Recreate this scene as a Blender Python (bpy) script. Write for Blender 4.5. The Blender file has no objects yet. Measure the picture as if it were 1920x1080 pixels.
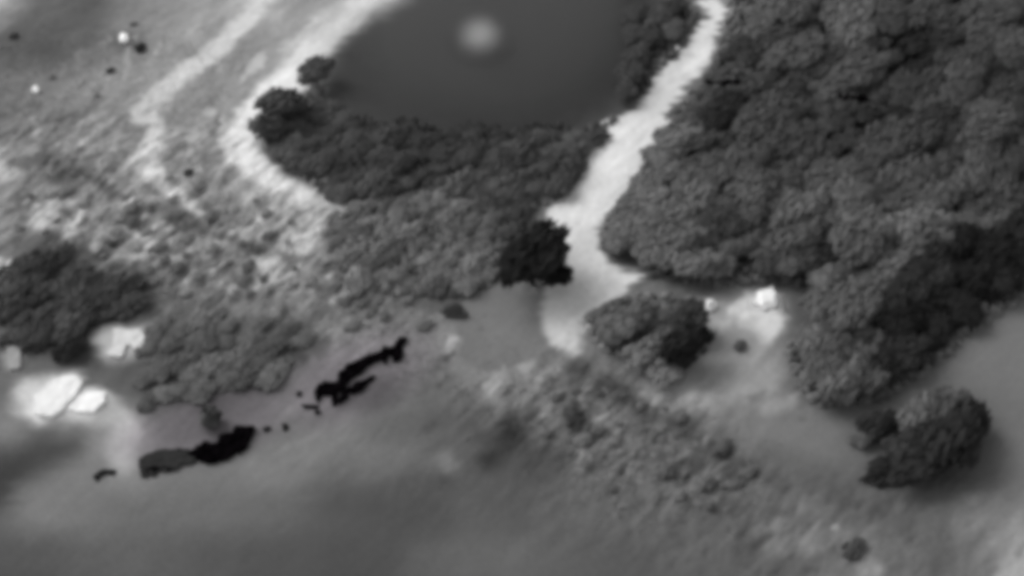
import bpy, bmesh, math, random
import numpy as np
from mathutils import Vector, Matrix, noise as mnoise

# ------------------------------------------------------------------ camera, world, sun, exposure
S = bpy.context.scene
COL = S.collection
PITCH, HFOV, ALT = math.radians(40), math.radians(22.6), 321.0
CAM = np.array([0.0, -ALT / math.tan(PITCH), ALT])
cam_data = bpy.data.cameras.new('camera')
cam = bpy.data.objects.new('camera', cam_data)
COL.objects.link(cam)
cam.location = CAM
cam.rotation_euler = (math.pi / 2 - PITCH, 0, 0)
cam_data.sensor_width = 36
cam_data.lens = 18 / math.tan(HFOV / 2)
cam_data.clip_start, cam_data.clip_end = 1, 20000
S.camera = cam

SUN_EL, SUN_AZ = math.radians(38), math.radians(-52)          # azimuth from +Y (away from camera) towards -X
w = bpy.data.worlds.new('World'); S.world = w; w.use_nodes = True
nt = w.node_tree; nt.nodes.clear()
sky = nt.nodes.new('ShaderNodeTexSky'); sky.sky_type = 'NISHITA'; sky.sun_disc = False
sky.sun_elevation = SUN_EL; sky.sun_rotation = SUN_AZ
bw = nt.nodes.new('ShaderNodeRGBToBW')                         # a monochrome sensor sees the sky without its blue
bg = nt.nodes.new('ShaderNodeBackground'); bg.inputs['Strength'].default_value = 0.15
wo = nt.nodes.new('ShaderNodeOutputWorld')
nt.links.new(sky.outputs[0], bw.inputs[0]); nt.links.new(bw.outputs[0], bg.inputs[0]); nt.links.new(bg.outputs[0], wo.inputs[0])

sun_d = bpy.data.lights.new('sun', 'SUN'); sun_d.energy = 1.1; sun_d.angle = math.radians(38); sun_d.color = (1, .995, .99)
sun = bpy.data.objects.new('sun', sun_d); COL.objects.link(sun)
sd = Vector((math.sin(SUN_AZ) * math.cos(SUN_EL), math.cos(SUN_AZ) * math.cos(SUN_EL), math.sin(SUN_EL)))
sun.rotation_euler = sd.to_track_quat('Z', 'Y').to_euler(); sun.location = (0, 0, 300)

S.view_settings.view_transform = 'Standard'; S.view_settings.look = 'None'
S.view_settings.gamma = 1; S.view_settings.use_curve_mapping = False
S.view_settings.exposure = 0.92
S.render.engine = 'CYCLES'
S.cycles.use_denoising = True
S.cycles.max_bounces = 5; S.cycles.diffuse_bounces = 3
S.cycles.volume_bounces = 1
S.cycles.filter_width = 6.5                                     # the soft, low resolution sensor

# ------------------------------------------------------------------ helpers
rng = np.random.default_rng(7)
random.seed(7)
TH = math.tan(HFOV / 2)
FW = np.array([0, math.cos(PITCH), -math.sin(PITCH)]); UP = np.array([0, math.sin(PITCH), math.cos(PITCH)])
def lin(t):
    s = np.clip(np.asarray(t, float) / 255, 0, 1)
    return np.where(s <= .04045, s / 12.92, ((s + .055) / 1.055) ** 2.4)
def to_plan(x, y, z):                                           # world -> survey (photo) coordinates
    d = np.stack([x - CAM[0], y - CAM[1], z - CAM[2]], -1)
    dep = d @ FW
    return 960 + 960 * d[..., 0] / (dep * TH), 540 - 960 * (d @ UP) / (dep * TH)
def ray(px, py, z):
    d = FW + (px - 960) / 960 * TH * np.array([1, 0, 0]) + (540 - py) / 960 * TH * UP
    t = (z - CAM[2]) / d[2]
    return CAM + d * t
def _h(ix, iy, seed):
    n = (ix.astype(np.int64) * 374761393 + iy.astype(np.int64) * 668265263 + seed * 1442695041) & 0xffffffff
    n = ((n ^ (n >> 13)) * 1274126177) & 0xffffffff
    return ((n ^ (n >> 16)) & 0xffff) / 65535.0
def vn(x, y, seed=0):
    x = np.asarray(x, float); y = np.asarray(y, float)
    ix, iy = np.floor(x), np.floor(y); fx, fy = x - ix, y - iy
    fx = fx * fx * fx * (fx * (fx * 6 - 15) + 10); fy = fy * fy * fy * (fy * (fy * 6 - 15) + 10)
    a, b = _h(ix, iy, seed), _h(ix + 1, iy, seed); c, d = _h(ix, iy + 1, seed), _h(ix + 1, iy + 1, seed)
    return ((a + (b - a) * fx) * (1 - fy) + (c + (d - c) * fx) * fy) * 2 - 1
def fbm(x, y, seed=0, o=4):
    s, a, n = 0, 1, 0
    for k in range(o):
        s = s + a * vn(x * 2 ** k + 17.3 * k, y * 2 ** k - 9.1 * k, seed + k); n += a; a *= .55
    return s / n
def inside(px, py, poly):
    px = np.asarray(px); py = np.asarray(py)
    r = np.zeros(np.broadcast(px, py).shape, bool)
    n = len(poly)
    for i in range(n):
        x0, y0 = poly[i]; x1, y1 = poly[(i + 1) % n]
        if y0 == y1: continue
        c = ((y0 > py) != (y1 > py)) & (px < (x1 - x0) * (py - y0) / (y1 - y0) + x0)
        r ^= c
    return r
def smooth(a, b, v):
    t = np.clip((v - a) / (b - a), 0, 1)
    return t * t * (3 - 2 * t)
def seg_mask(px, py, pts, soft):                                # pts: (x, y, full width)
    m = np.zeros(px.shape)
    for (x0, y0, w0), (x1, y1, w1) in zip(pts[:-1], pts[1:]):
        R = max(w0, w1) / 2 + soft + 2
        b = (px > min(x0, x1) - R) & (px < max(x0, x1) + R) & (py > min(y0, y1) - R) & (py < max(y0, y1) + R)
        if not b.any(): continue
        qx, qy = px[b], py[b]
        dx, dy = x1 - x0, y1 - y0
        t = np.clip(((qx - x0) * dx + (qy - y0) * dy) / (dx * dx + dy * dy + 1e-9), 0, 1)
        d = np.hypot(qx - x0 - t * dx, qy - y0 - t * dy)
        hw = (w0 + (w1 - w0) * t) / 2
        m[b] = np.maximum(m[b], 1 - smooth(hw - soft, hw + soft, d))
    return m
def ell_mask(px, py, cx, cy, rx, ry, ang=0, soft=.5):
    R = max(rx, ry) * (1 + soft) + 2
    m = np.zeros(px.shape)
    b = (abs(px - cx) < R) & (abs(py - cy) < R)
    if b.any():
        c, s = math.cos(math.radians(ang)), math.sin(math.radians(ang))
        dx, dy = px[b] - cx, cy - py[b]
        u, v = (dx * c + dy * s) / rx, (-dx * s + dy * c) / ry
        m[b] = 1 - smooth(1 - soft, 1 + soft, np.hypot(u, v))
    return m

# ------------------------------------------------------------------ the survey of the ground: reflectance zones, with a smoky drift painted in
GRID = [  # rows every 80 plan units down, columns every 80 across
 [165,105, 85,118,130,140,170,135,150,190, 72, 63, 65, 65, 58, 55, 80,120, 72, 62, 62, 62, 62, 62, 62],
 [ 85, 82,100,120,138,148,138,160,165, 80, 62, 63, 65, 65, 60, 60, 90,110, 66, 62, 62, 62, 62, 62, 62],
 [108,116,132,138,145,138,140,150, 80, 60, 60, 62, 65, 66, 62, 75,110, 70, 62, 62, 62, 62, 62, 62, 62],
 [112,122,132,145,150,142,150, 80, 62, 62, 62, 62, 62, 62, 70,110, 85, 62, 62, 62, 62, 62, 62, 62, 62],
 [150,112,118,145,145,145,150, 90, 65, 65, 65, 65, 65, 75,110, 95, 75, 62, 62, 62, 62, 62, 62, 62, 62],
 [125,150,140,118,115,130,150,165, 95, 85, 85, 85, 85,110,110, 85, 75, 65, 62, 62, 62, 62, 62, 62, 62],
 [120, 80, 98,138,145,128,150,155,115,100, 98, 98, 90,110,120, 90, 75, 68, 68, 62, 62, 62, 62, 62, 62],
 [ 78, 62, 66, 60, 95,105,118,130,122,108,100,104,106,115,130,110, 95,100,100, 80, 70, 62, 55, 70,105],
 [ 85, 68, 62, 90, 85, 80, 82, 88,118,124,120,112,108,110,112, 95, 95,130,120, 90, 80, 65, 60,100,108],
 [ 95,105, 95, 85, 76, 76, 92,112,112, 98,106,110,116,108,100,115,135,135,112, 92, 85, 95,108,106,108],
 [118,108,128,138,104, 96,106,114,110, 96, 92, 86, 82, 98,102,106,104,108,112,112,100, 82, 80, 95,108],
 [ 72, 92,112,124,112,108,114,112,108,100, 82, 78, 76, 86, 94, 98, 94, 92, 98, 96, 95, 85, 82, 98,112],
 [ 96,112,106, 98, 98,100, 96, 92, 84, 76, 73, 84, 82, 88, 90, 94, 92, 88, 90, 96, 88, 88, 95,110,122],
 [ 78, 80, 86, 90, 86, 80, 78, 75, 70, 72, 86, 90, 92, 86, 80, 80, 84, 86, 92,104,108,100, 92,106,140],
 [ 70, 72, 80, 84, 80, 76, 74, 72, 68, 70, 80, 86, 88, 84, 78, 78, 80, 82, 90,100,104, 98, 90,104,140],
]
GRID = np.array(GRID, float)
def grid_tone(px, py):
    u = np.clip(px / 80, 0, 23.999); v = np.clip(py / 80, 0, 13.999)
    i, j = u.astype(int), v.astype(int); fu, fv = smooth(0, 1, u - i), smooth(0, 1, v - j)
    g = GRID
    return (g[j, i] * (1 - fu) + g[j, i + 1] * fu) * (1 - fv) + (g[j + 1, i] * (1 - fu) + g[j + 1, i + 1] * fu) * fv

PATH = [(1325,6,26),(1350,22,28),(1330,62,40),(1302,104,58),(1268,138,54),(1235,182,54),(1212,225,66),(1178,268,92),(1150,298,110),(1138,340,86),(1108,380,84),(1066,412,84),(1072,450,90),(1088,492,84),(1105,525,112),(1082,552,104)]
PATH_TIP = [(1110,535,70),(1160,520,44),(1200,518,16)]
PATH_END = [(1110,540,110),(1080,562,124),(1060,594,96),(1060,626,58),(1075,652,28)]
TRACK = [(515,-12,22),(492,2,26),(440,58,32),(392,104,34),(338,146,36),(292,184,40),(266,216,38),(292,238,34),(286,280,28),(268,302,40),(296,334,34),(326,364,26),(372,398,20)]
BANK = [(760,-14,46),(722,4,52),(664,24,52),(604,66,70),(566,112,50),(548,150,58),(506,178,56),(482,214,58),(446,256,62),(462,292,56),(492,322,42),(532,348,30),(602,374,38),(636,386,26)]
BANK_FOOT = [(600,384,50),(572,424,56),(548,458,30)]
STROKES = [  # (points, soft, tone, strength)
 ([(470,60,60),(380,160,70),(340,240,60),(330,310,50)], 30, 128, .5), (TRACK, 8, 192, .95), (BANK, 14, 212, .95), (BANK_FOOT, 14, 166, .85),
 ([(545,150,50),(500,180,50),(478,216,52)], 10, 226, .8), ([(440,262,46),(468,296,48),(494,322,34)], 10, 224, .85),
 ([(690,18,26),(735,4,26)], 8, 214, .8),
 ([(640,14,22),(590,52,24),(530,92,20)], 8, 172, .8), ([(520,78,14),(580,42,12)],5,120,.5),
 ([(500,100,8),(485,118,26),(462,138,8),(448,152,6)], 5, 184, .8),
 ([(402,206,8),(388,212,10)], 4, 186, .8), ([(352,256,18),(386,248,14)], 6, 174, .7), ([(412,225,12),(420,252,18),(440,285,20)], 7, 182, .7),
 ([(400,218,6),(404,238,10),(388,258,10)], 5, 96, .8), ([(410,178,8),(396,194,10),(380,206,8)], 5, 104, .6),
 ([(237,92,8),(238,120,9),(234,148,8)], 4, 158, .8), ([(145,95,8),(146,130,8)], 5, 132, .6),
 ([(110,230,18),(128,222,14),(150,216,8)], 6, 96, .7), ([(64,225,14),(66,248,12)], 6, 168, .8),
 ([(250,304,22),(262,306,14)], 6, 182, .7), ([(212,278,10),(216,282,8)], 4, 178, .8),
 ([(236,244,20),(268,236,14)], 6, 112, .6),
 ([(-5,318,46),(26,324,26),(42,328,10)], 8, 196, .9), ([(-5,505,44),(14,498,26),(32,486,8)], 7, 186, .9),
 ([(106,378,34),(82,408,46),(70,425,30)], 12, 184, .8), ([(122,370,14),(134,378,10)], 5, 192, .7), ([(158,396,26),(140,424,28),(132,440,20)], 8, 178, .8),
 ([(130,400,14),(136,414,12)], 5, 92, .8), ([(235,430,30),(255,450,26)], 10, 168, .7), ([(280,458,14),(262,474,16),(240,488,14)], 6, 196, .85), ([(222,492,10),(240,488,8)],5,176,.7),
 ([(268,426,18),(292,436,16)], 8, 96, .6), ([(322,416,20),(345,432,22)], 9, 88, .75), ([(260,398,16),(290,392,18)], 9, 96, .6), ([(274,402,6),(290,396,6)],3,70,.6),
 ([(150,322,16),(230,372,18),(330,404,18),(400,442,18),(470,464,18),(530,484,18),(600,494,16),(660,520,12)], 9, 92, .75),
 ([(470,520,46),(490,508,50),(520,515,40)], 14, 178, .75), ([(440,540,12),(428,544,8)], 5, 168, .6), ([(346,520,8),(348,540,8)], 4, 168, .6),
 ([(418,510,10),(432,502,8)], 4, 92, .7), ([(418,560,30),(440,545,20)],9,130,.5), ([(370,500,30),(385,512,26)],8,112,.6),
 ([(525,568,14),(528,578,14)], 6, 84, .7), ([(40,330,60),(100,305,60),(150,330,60)], 24, 96, .5), ([(100,318,8),(108,304,8)], 4, 62, .7), ([(130,330,30),(150,340,20)],10,84,.5),
 ([(0,470,10),(60,440,26),(140,456,26),(200,490,30),(260,545,30)], 16, 82, .55),
 ([(50,580,50),(70,540,60),(80,515,30)], 18, 50, .7), ([(190,585,40),(240,545,40),(260,535,30)], 12, 46, .75), ([(150,545,30),(190,565,26)],12,52,.5),
 ([(110,650,30),(150,632,30),(180,615,16)], 10, 40, .75),
 ([(212,645,66),(262,640,60)], 18, 178, .9), ([(222,642,30),(255,634,30)], 12, 176, .8),
 ([(60,748,76),(130,765,74),(190,772,66),(226,795,50)], 22, 194, .95), ([(84,770,60),(110,735,60),(136,718,44)], 16, 214, .95), ([(140,768,34),(172,752,50),(190,748,30)], 14, 216, .95), ([(205,775,60),(230,820,50),(228,865,46)], 18, 158, .9),
 ([(125,735,10),(140,720,10)],4,110,.9),
 ([(22,636,42),(27,676,40)], 12, 140, .9),
 ([(-20,920,90),(20,890,70),(70,850,60),(140,830,40)], 34, 52, .7), ([(60,930,60),(150,905,50)], 30, 116, .6),  # first stroke: dark smoky drift painted into the ground tone
 ([(100,795,40),(190,810,30)], 20, 92, .6),
 ([(920,860,40),(960,820,60)], 20, 46, .85), ([(1010,870,50),(1030,860,60)], 24, 66, .75), ([(930,836,30),(900,818,30)],14,68,.6), ([(838,905,26),(846,902,26)], 14, 60, .6),
 ([(800,800,20),(812,792,20)], 10, 70, .7), ([(836,745,90),(842,770,90)], 34, 84, .6),
 ([(690,870,60),(800,860,40),(850,870,30)], 24, 110, .6), ([(838,860,26),(840,875,20)], 12, 118, .7), ([(640,940,120),(760,950,140)], 60, 72, .6),
 ([(925,706,16),(940,716,26),(934,728,18)], 8, 158, .75), ([(985,690,20),(1000,684,18)], 8, 162, .75), ([(1032,735,12),(1018,770,10)], 6, 140, .6),
 ([(845,648,18),(850,638,18),(836,660,14)], 6, 160, .85), ([(862,640,12),(858,665,10)], 5, 128, .7), ([(838,675,14),(845,668,12)], 6, 70, .8), ([(815,690,22),(822,676,20)], 8, 88, .6),
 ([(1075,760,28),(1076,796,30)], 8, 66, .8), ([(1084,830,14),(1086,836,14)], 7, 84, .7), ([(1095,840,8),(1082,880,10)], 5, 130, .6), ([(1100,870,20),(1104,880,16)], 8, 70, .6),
 ([(1090,690,26),(1160,735,36),(1210,770,32),(1260,792,26),(1320,830,30),(1380,870,34),(1460,905,34)], 16, 70, .8),
 ([(1250,735,64),(1330,720,80),(1430,712,60)], 26, 158, .85), ([(1336,764,20),(1310,740,40)], 12, 160, .6), ([(1440,765,30),(1475,755,24)], 10, 144, .7), ([(1480,745,14),(1490,738,8)], 5, 150, .6),
 ([(1412,745,14),(1430,735,14)],7,92,.6), ([(1495,786,10),(1500,786,10)],5,80,.6),
 ([(1440,860,40),(1500,890,60),(1600,920,60),(1680,945,40)], 28, 84, .7), ([(1580,940,20),(1640,955,24)], 14, 72, .6),
 ([(1440,975,14),(1448,966,16),(1470,955,8)], 6, 66, .8), ([(1480,1005,110),(1500,985,80)], 30, 112, .7), ([(1502,950,14),(1508,958,16)], 7, 122, .6), ([(1560,988,10),(1565,990,10)],4,140,.8),
 ([(1625,1072,40),(1636,1066,40)], 14, 146, .8), ([(1620,1030,50),(1590,1015,40)], 16, 116, .5),
 ([(1900,1075,50),(1930,1040,60)], 20, 158, .8), ([(1880,1030,30),(1910,990,30)], 16, 132, .6), ([(1820,980,40),(1850,930,40)], 20, 116, .6),
 ([(1905,1040,12),(1920,1020,12)],5,112,.6),
 ([(1700,1000,40),(1715,1010,40)], 18, 82, .6), ([(1460,1070,40),(1500,1060,40)],16,66,.6), ([(1390,1030,50),(1420,1040,40)],20,72,.5),
 ([(1335,592,56),(1400,596,76),(1445,590,60)], 18, 160, .9), ([(1375,582,20),(1402,564,26),(1440,566,40)], 7, 200, .85), ([(1405,600,40),(1440,606,56),(1430,632,34)], 9, 204, .9),
 ([(1392,608,18),(1412,600,18)], 6, 178, .8), ([(1352,622,14),(1364,608,18)], 6, 172, .8), ([(1300,562,18),(1330,580,30),(1350,585,30)], 9, 144, .8),
 ([(1340,690,80),(1390,660,96),(1430,690,70)], 22, 138, .85), ([(1392,650,20),(1398,640,14)], 6, 138, .7), ([(1400,690,12),(1425,655,16)], 6, 150, .6),
 ([(800,26,70),(720,66,80),(665,105,70),(640,140,50)], 34, 58, .9), ([(655,38,40),(610,72,40)], 30, 168, .5), (PATH, 7, 206, 1), (PATH_TIP, 7, 214, .95), (PATH_END, 12, 196, .95), ([(1098,440,40),(1092,470,50)],14,190,.8),
 ([(1158,262,60),(1140,300,60)],14,222,.7), ([(1310,98,40),(1290,120,30)],10,222,.6), ([(1100,385,40),(1085,400,40)],12,220,.6),
 ([(1120,275,30),(1090,320,16),(1070,318,8)], 5, 196, .8), ([(1262,102,6),(1290,102,16)],4,190,.8),
]
ELLS = [  # (cx, cy, rx, ry, angle, soft, tone, strength)
 (900, 130, 250, 115, 0, .3, 55, .9), (1040, 130, 140, 110, 0, .4, 57, .7), (700, 130, 90, 70, -30, .5, 60, .7),
 (862, 560, 80, 44, -20, .5, 74, .9), (830, 640, 60, 60, 0, .5, 126, .7), (950, 715, 110, 40, 0, .5, 130, .7), (938, 612, 80, 74, 0, .06, 110, 1), (925, 655, 72, 40, 0, .08, 110, 1), (962, 556, 26, 24, 0, .2, 110, 1),
 (235, 76, 34, 18, 0, .6, 86, .75), (100, 40, 110, 70, 30, .5, 82, .5), (300, 230, 60, 24, 30, .6, 128, .4),
 (1840, 650, 90, 34, 32, .5, 112, .7), (1900, 760, 50, 60, 0, .6, 100, .5), (1730, 820, 130, 90, 15, .4, 84, .6),
 (1550, 820, 120, 46, 0, .6, 104, .6), (60, 715, 70, 40, 20, .5, 92, .6),
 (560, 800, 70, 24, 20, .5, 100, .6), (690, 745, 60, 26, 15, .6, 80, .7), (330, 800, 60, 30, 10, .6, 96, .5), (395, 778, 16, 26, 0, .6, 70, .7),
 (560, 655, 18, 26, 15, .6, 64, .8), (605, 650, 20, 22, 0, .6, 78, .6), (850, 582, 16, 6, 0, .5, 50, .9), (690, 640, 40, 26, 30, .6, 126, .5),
 (470, 690, 50, 30, 20, .6, 66, .5), (330, 720, 50, 36, 20, .6, 74, .5), (410, 640, 50, 30, 0, .6, 80, .5),
]
_r = random.Random(21)                                           # broken streaks of bare sand and of scrubby grass on the rubbly slopes
for _n, _poly, _lo, _hi in ((46, [(20,340),(200,370),(420,440),(640,520),(660,590),(420,560),(250,500),(60,430)], (160, 200), (88, 116)), (16, [(880,700),(1010,690),(1130,740),(1120,830),(1020,790),(900,740)], (140, 172), (78, 96)), (16, [(1120,800),(1330,830),(1400,930),(1250,960),(1080,920)], (122, 140), (76, 88)), (18, [(60,60),(440,60),(420,290),(60,300)], (158, 176), (96, 112))):
    _k = 0
    while _k < _n * 2:
        _x, _y = _r.uniform(0, 1420), _r.uniform(0, 980)
        if not bool(inside(np.array(_x), np.array(_y), _poly)): continue
        _l, _a = _r.uniform(8, 26), math.radians(_r.uniform(30, 65)); _w = _r.uniform(4, 11)
        STROKES.append(([(_x, _y, _w), (_x + _l * math.cos(_a), _y - _l * math.sin(_a), _w * .6)], 4, _r.uniform(*(_lo if _k % 2 else _hi)), .7)); _k += 1
def warp(x, y, px, py):
    a = fbm(x / 4.5, y / 4.5, 31, 4); b = fbm(x / 4.5 + 40, y / 4.5, 57, 4); c = vn(x / 9, y / 1.3, 91)
    return px + 9 * a + 5 * c, py + 7 * b
def teeth(x, y): return 11 * vn(x / 12, y / .9, 123) + 6 * vn(x / 5, y / .45, 131)
def rough_of(px, py):                                           # where the ground is rubbly and where it is smooth
    r = .15 + .85 * ell_mask(px, py, 330, 430, 420, 170, -18, .5) + .6 * ell_mask(px, py, 1120, 780, 260, 110, -20, .6) + .05 * ell_mask(px, py, 300, 180, 320, 180, 20, .5) + .2 * ell_mask(px, py, 1560, 990, 300, 130, -10, .6) + .2 * ell_mask(px, py, 1300, 930, 240, 120, -15, .6)
    r = r + .3 * ell_mask(px, py, 760, 440, 220, 140, 0, .5)
    sm = np.maximum.reduce([ell_mask(px, py, 900, 130, 290, 130, 0, .2), ell_mask(px, py, 935, 630, 88, 90, 0, .15), .85 * smooth(820, 930, py - .26 * (px - 500)) , .9 * ell_mask(px, py, 1560, 830, 200, 60, 0, .5), .9 * ell_mask(px, py, 1880, 720, 140, 160, 0, .4)])
    return r * (1 - .9 * np.clip(sm, 0, 1)) + .04
def height(x, y, rough=None):
    x = np.asarray(x, float); y = np.asarray(y, float)
    if rough is None:
        px, py = to_plan(x, y, np.zeros_like(x)); rough = rough_of(px, py)
    dd = x * .56 + y * .83; ee = -x * .83 + y * .56                  # clumps run slightly along the slope
    n = fbm(dd / 6.5, ee / 2.8, 5, 4) * .75 + fbm(dd / 2.2, ee / .9, 9, 2) * .16
    return .9 * vn(x / 70, y / 70, 3) + 1.35 * rough * n
def place(px, py, dz=0.0):
    z = 0.0
    for _ in range(3):
        p = ray(px, py, z + dz); z = float(height(p[0:1], p[1:2])[0])
    return Vector((p[0], p[1], z))
def tone_at(x, y, z, soft_only=False):
    px, py = to_plan(x, y, z)
    wx, wy = warp(x, y, px, py)
    t = grid_tone(wx, wy)
    ro = rough_of(px, py)
    for e in ELLS:
        m = ell_mask(wx, wy, *e[:6]) * e[7]; t = t * (1 - m) + e[6] * m
    for pts, soft, tone, k in STROKES:
        m = seg_mask(wx + (teeth(x, y) if pts is PATH or pts is PATH_TIP else 0), wy, pts, soft) * k; t = t * (1 - m) + tone * m
    # mottled cover: grass against bare soil
    dd = x * .54 + y * .84; ee = -x * .84 + y * .54
    n1 = fbm(dd / 4.2, ee / 1.7, 71, 4); n2 = fbm(dd / 1.1, ee / .55, 77, 3); n3 = fbm(x / 16, y / 12, 83, 3)
    bright = smooth(150, 215, t)
    t = t * (1 + (1 - .55 * bright) * (np.clip(ro, .06, 1.1) * (.34 * n1 + .12 * n2) + (.03 + .04 * np.clip(ro, 0, 1)) * n3))
    return t, px, py, wx, wy

# ------------------------------------------------------------------ materials
def principled(name, rough=1.0, spec=0.05):
    m = bpy.data.materials.new(name); m.use_nodes = True
    b = m.node_tree.nodes['Principled BSDF']
    b.inputs['Roughness'].default_value = rough; b.inputs['Specular IOR Level'].default_value = spec
    return m, m.node_tree, b
def mat_ground():
    m, t, b = principled('soil_and_grass')
    a = t.nodes.new('ShaderNodeAttribute'); a.attribute_name = 'cover'
    tc = t.nodes.new('ShaderNodeTexCoord')
    n = t.nodes.new('ShaderNodeTexNoise'); n.inputs['Scale'].default_value = 1.3; n.inputs['Detail'].default_value = 6; n.inputs['Roughness'].default_value = .65
    mr = t.nodes.new('ShaderNodeMapRange'); mr.inputs[1].default_value = .3; mr.inputs[2].default_value = .7; mr.inputs[3].default_value = .86; mr.inputs[4].default_value = 1.14
    mx = t.nodes.new('ShaderNodeMix'); mx.data_type = 'RGBA'; mx.blend_type = 'MULTIPLY'; mx.inputs[0].default_value = 1
    t.links.new(tc.outputs['Object'], n.inputs['Vector']); t.links.new(n.outputs[0], mr.inputs[0])
    t.links.new(a.outputs['Color'], mx.inputs[6]); t.links.new(mr.outputs[0], mx.inputs[7]); t.links.new(mx.outputs[2], b.inputs['Base Color'])
    return m
def mat_object_colour(name, lo=.75, hi=1.25, scale=1.2):
    m, t, b = principled(name)
    o = t.nodes.new('ShaderNodeObjectInfo'); tc = t.nodes.new('ShaderNodeTexCoord')
    n = t.nodes.new('ShaderNodeTexNoise'); n.inputs['Scale'].default_value = scale; n.inputs['Detail'].default_value = 5
    mr = t.nodes.new('ShaderNodeMapRange'); mr.inputs[1].default_value = .3; mr.inputs[2].default_value = .7; mr.inputs[3].default_value = lo; mr.inputs[4].default_value = hi
    mx = t.nodes.new('ShaderNodeMix'); mx.data_type = 'RGBA'; mx.blend_type = 'MULTIPLY'; mx.inputs[0].default_value = 1
    t.links.new(tc.outputs['Object'], n.inputs['Vector']); t.links.new(n.outputs[0], mr.inputs[0])
    t.links.new(o.outputs['Color'], mx.inputs[6]); t.links.new(mr.outputs[0], mx.inputs[7]); t.links.new(mx.outputs[2], b.inputs['Base Color'])
    return m
M_GROUND = mat_ground()
M_LEAF = mat_object_colour('foliage', .72, 1.28, 1.1)
M_BARK = mat_object_colour('bark', .8, 1.2, 6)
M_ROCK = mat_object_colour('pale_stone', .88, 1.06, .7)
M_CHAR, _t, _b = principled('charred_black', 1, 0); 
def noise_colour(t, b, c0, c1, scale):
    n = t.nodes.new('ShaderNodeTexNoise'); n.inputs['Scale'].default_value = scale; n.inputs['Detail'].default_value = 4
    r = t.nodes.new('ShaderNodeValToRGB'); r.color_ramp.elements[0].position = .35; r.color_ramp.elements[1].position = .7
    r.color_ramp.elements[0].color = (*c0, 1); r.color_ramp.elements[1].color = (*c1, 1)
    tc = t.nodes.new('ShaderNodeTexCoord')
    t.links.new(tc.outputs['Object'], n.inputs['Vector']); t.links.new(n.outputs[0], r.inputs[0]); t.links.new(r.outputs[0], b.inputs['Base Color'])
noise_colour(_t, _b, (.0006, .0005, .0007), (.004, .0033, .004), .9)

# ------------------------------------------------------------------ the ground, one sheet split along the track, the path and the sandy bank
def axis(lo, hi, step, far):
    core = np.arange(lo, hi + step / 2, step)
    g, d = [], step
    p = hi
    while p < far:
        d *= 1.35; p += d; g.append(p)
    l, d, p = [], step, lo
    while p > -far:
        d *= 1.35; p -= d; l.append(p)
    return np.concatenate([l[::-1], core, g])
XS = axis(-126, 126, .36, 5000); YS = axis(-84, 112, .36, 5000)
GX, GY = np.meshgrid(XS, YS)
GZ = height(GX, GY)
edge = np.clip(np.maximum(abs(GX) - 130, abs(GY) - 120) / 300, 0, 1)
GZ = GZ * (1 - edge)
T, PX, PY, WX, WY = tone_at(GX, GY, GZ)
front = (GY > CAM[1] + 150)
T = np.where(front, T, 78)
far_mix = smooth(0, 60, np.maximum(abs(GX) - 128, np.maximum(-86 - GY, GY - 114)))
T = T * (1 - far_mix) + 74 * far_mix
SCORCH = np.maximum.reduce([ell_mask(PX, PY, 660, 710, 150, 70, 22, .5), ell_mask(PX, PY, 400, 790, 170, 60, 15, .5)])
ALB = lin(T)
COLR = np.stack([ALB * (1 + .03 * SCORCH), ALB * (1 - .03 * SCORCH), ALB * (1 + .03 * SCORCH), np.ones_like(ALB)], -1)
TE = teeth(GX, GY)
zone_path = np.maximum.reduce([seg_mask(WX + TE, WY, PATH, 7), seg_mask(WX + TE, WY, PATH_TIP, 7), seg_mask(WX, WY, PATH_END, 12)]) > .5
zone_track = seg_mask(WX, WY, TRACK, 10) > .5
zone_bank = np.maximum(seg_mask(WX, WY, BANK, 14), seg_mask(WX, WY, BANK_FOOT, 14)) > .5
ZID = np.zeros(GX.shape, int); ZID[zone_track] = 2; ZID[zone_bank] = 3; ZID[zone_path] = 1
ny, nx = GX.shape
I = np.arange(nx * ny).reshape(ny, nx)
quads = np.stack([I[:-1, :-1], I[:-1, 1:], I[1:, 1:], I[1:, :-1]], -1).reshape(-1, 4)
qid = ZID[:-1, :-1].reshape(-1)
V = np.stack([GX, GY, GZ], -1).reshape(-1, 3); CF = COLR.reshape(-1, 4)
def mesh_from(name, verts, faces, colours=None, mat=None, smooth_shade=True):
    me = bpy.data.meshes.new(name)
    k = faces.shape[1]
    me.vertices.add(len(verts)); me.vertices.foreach_set('co', np.ascontiguousarray(verts, np.float32).ravel())
    me.loops.add(faces.size); me.loops.foreach_set('vertex_index', np.ascontiguousarray(faces, np.int32).ravel())
    me.polygons.add(len(faces)); me.polygons.foreach_set('loop_start', np.arange(0, faces.size, k, dtype=np.int32))
    me.polygons.foreach_set('use_smooth', np.full(len(faces), smooth_shade))
    me.update(calc_edges=True)
    if colours is not None:
        a = me.attributes.new('cover', 'FLOAT_COLOR', 'POINT'); a.data.foreach_set('color', np.ascontiguousarray(colours, np.float32).ravel())
    if mat: me.materials.append(mat)
    return me
def link(name, me, parent=None):
    o = bpy.data.objects.new(name, me); COL.objects.link(o)
    if parent: o.parent = parent
    return o
def tag(o, label=None, cat=None, group=None, kind=None):
    for k, v in (('label', label), ('category', cat), ('group', group), ('kind', kind)):
        if v: o[k] = v
    return o
for zid, name, lab in ((0, 'ground', 'grey mottled open ground of grass and bare soil'), (1, 'path', 'pale jagged path winding down between the two woods'), (2, 'track', 'thin pale track curving down the grey slope'), (3, 'sand_bank', 'bright bare sandy bank along the edge of the dark wood')):
    f = quads[qid == zid]
    used, inv = np.unique(f, return_inverse=True)
    o = link(name, mesh_from(name, V[used], inv.reshape(-1, 4), CF[used], M_GROUND))
    tag(o, lab, None, None, 'structure')

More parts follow.
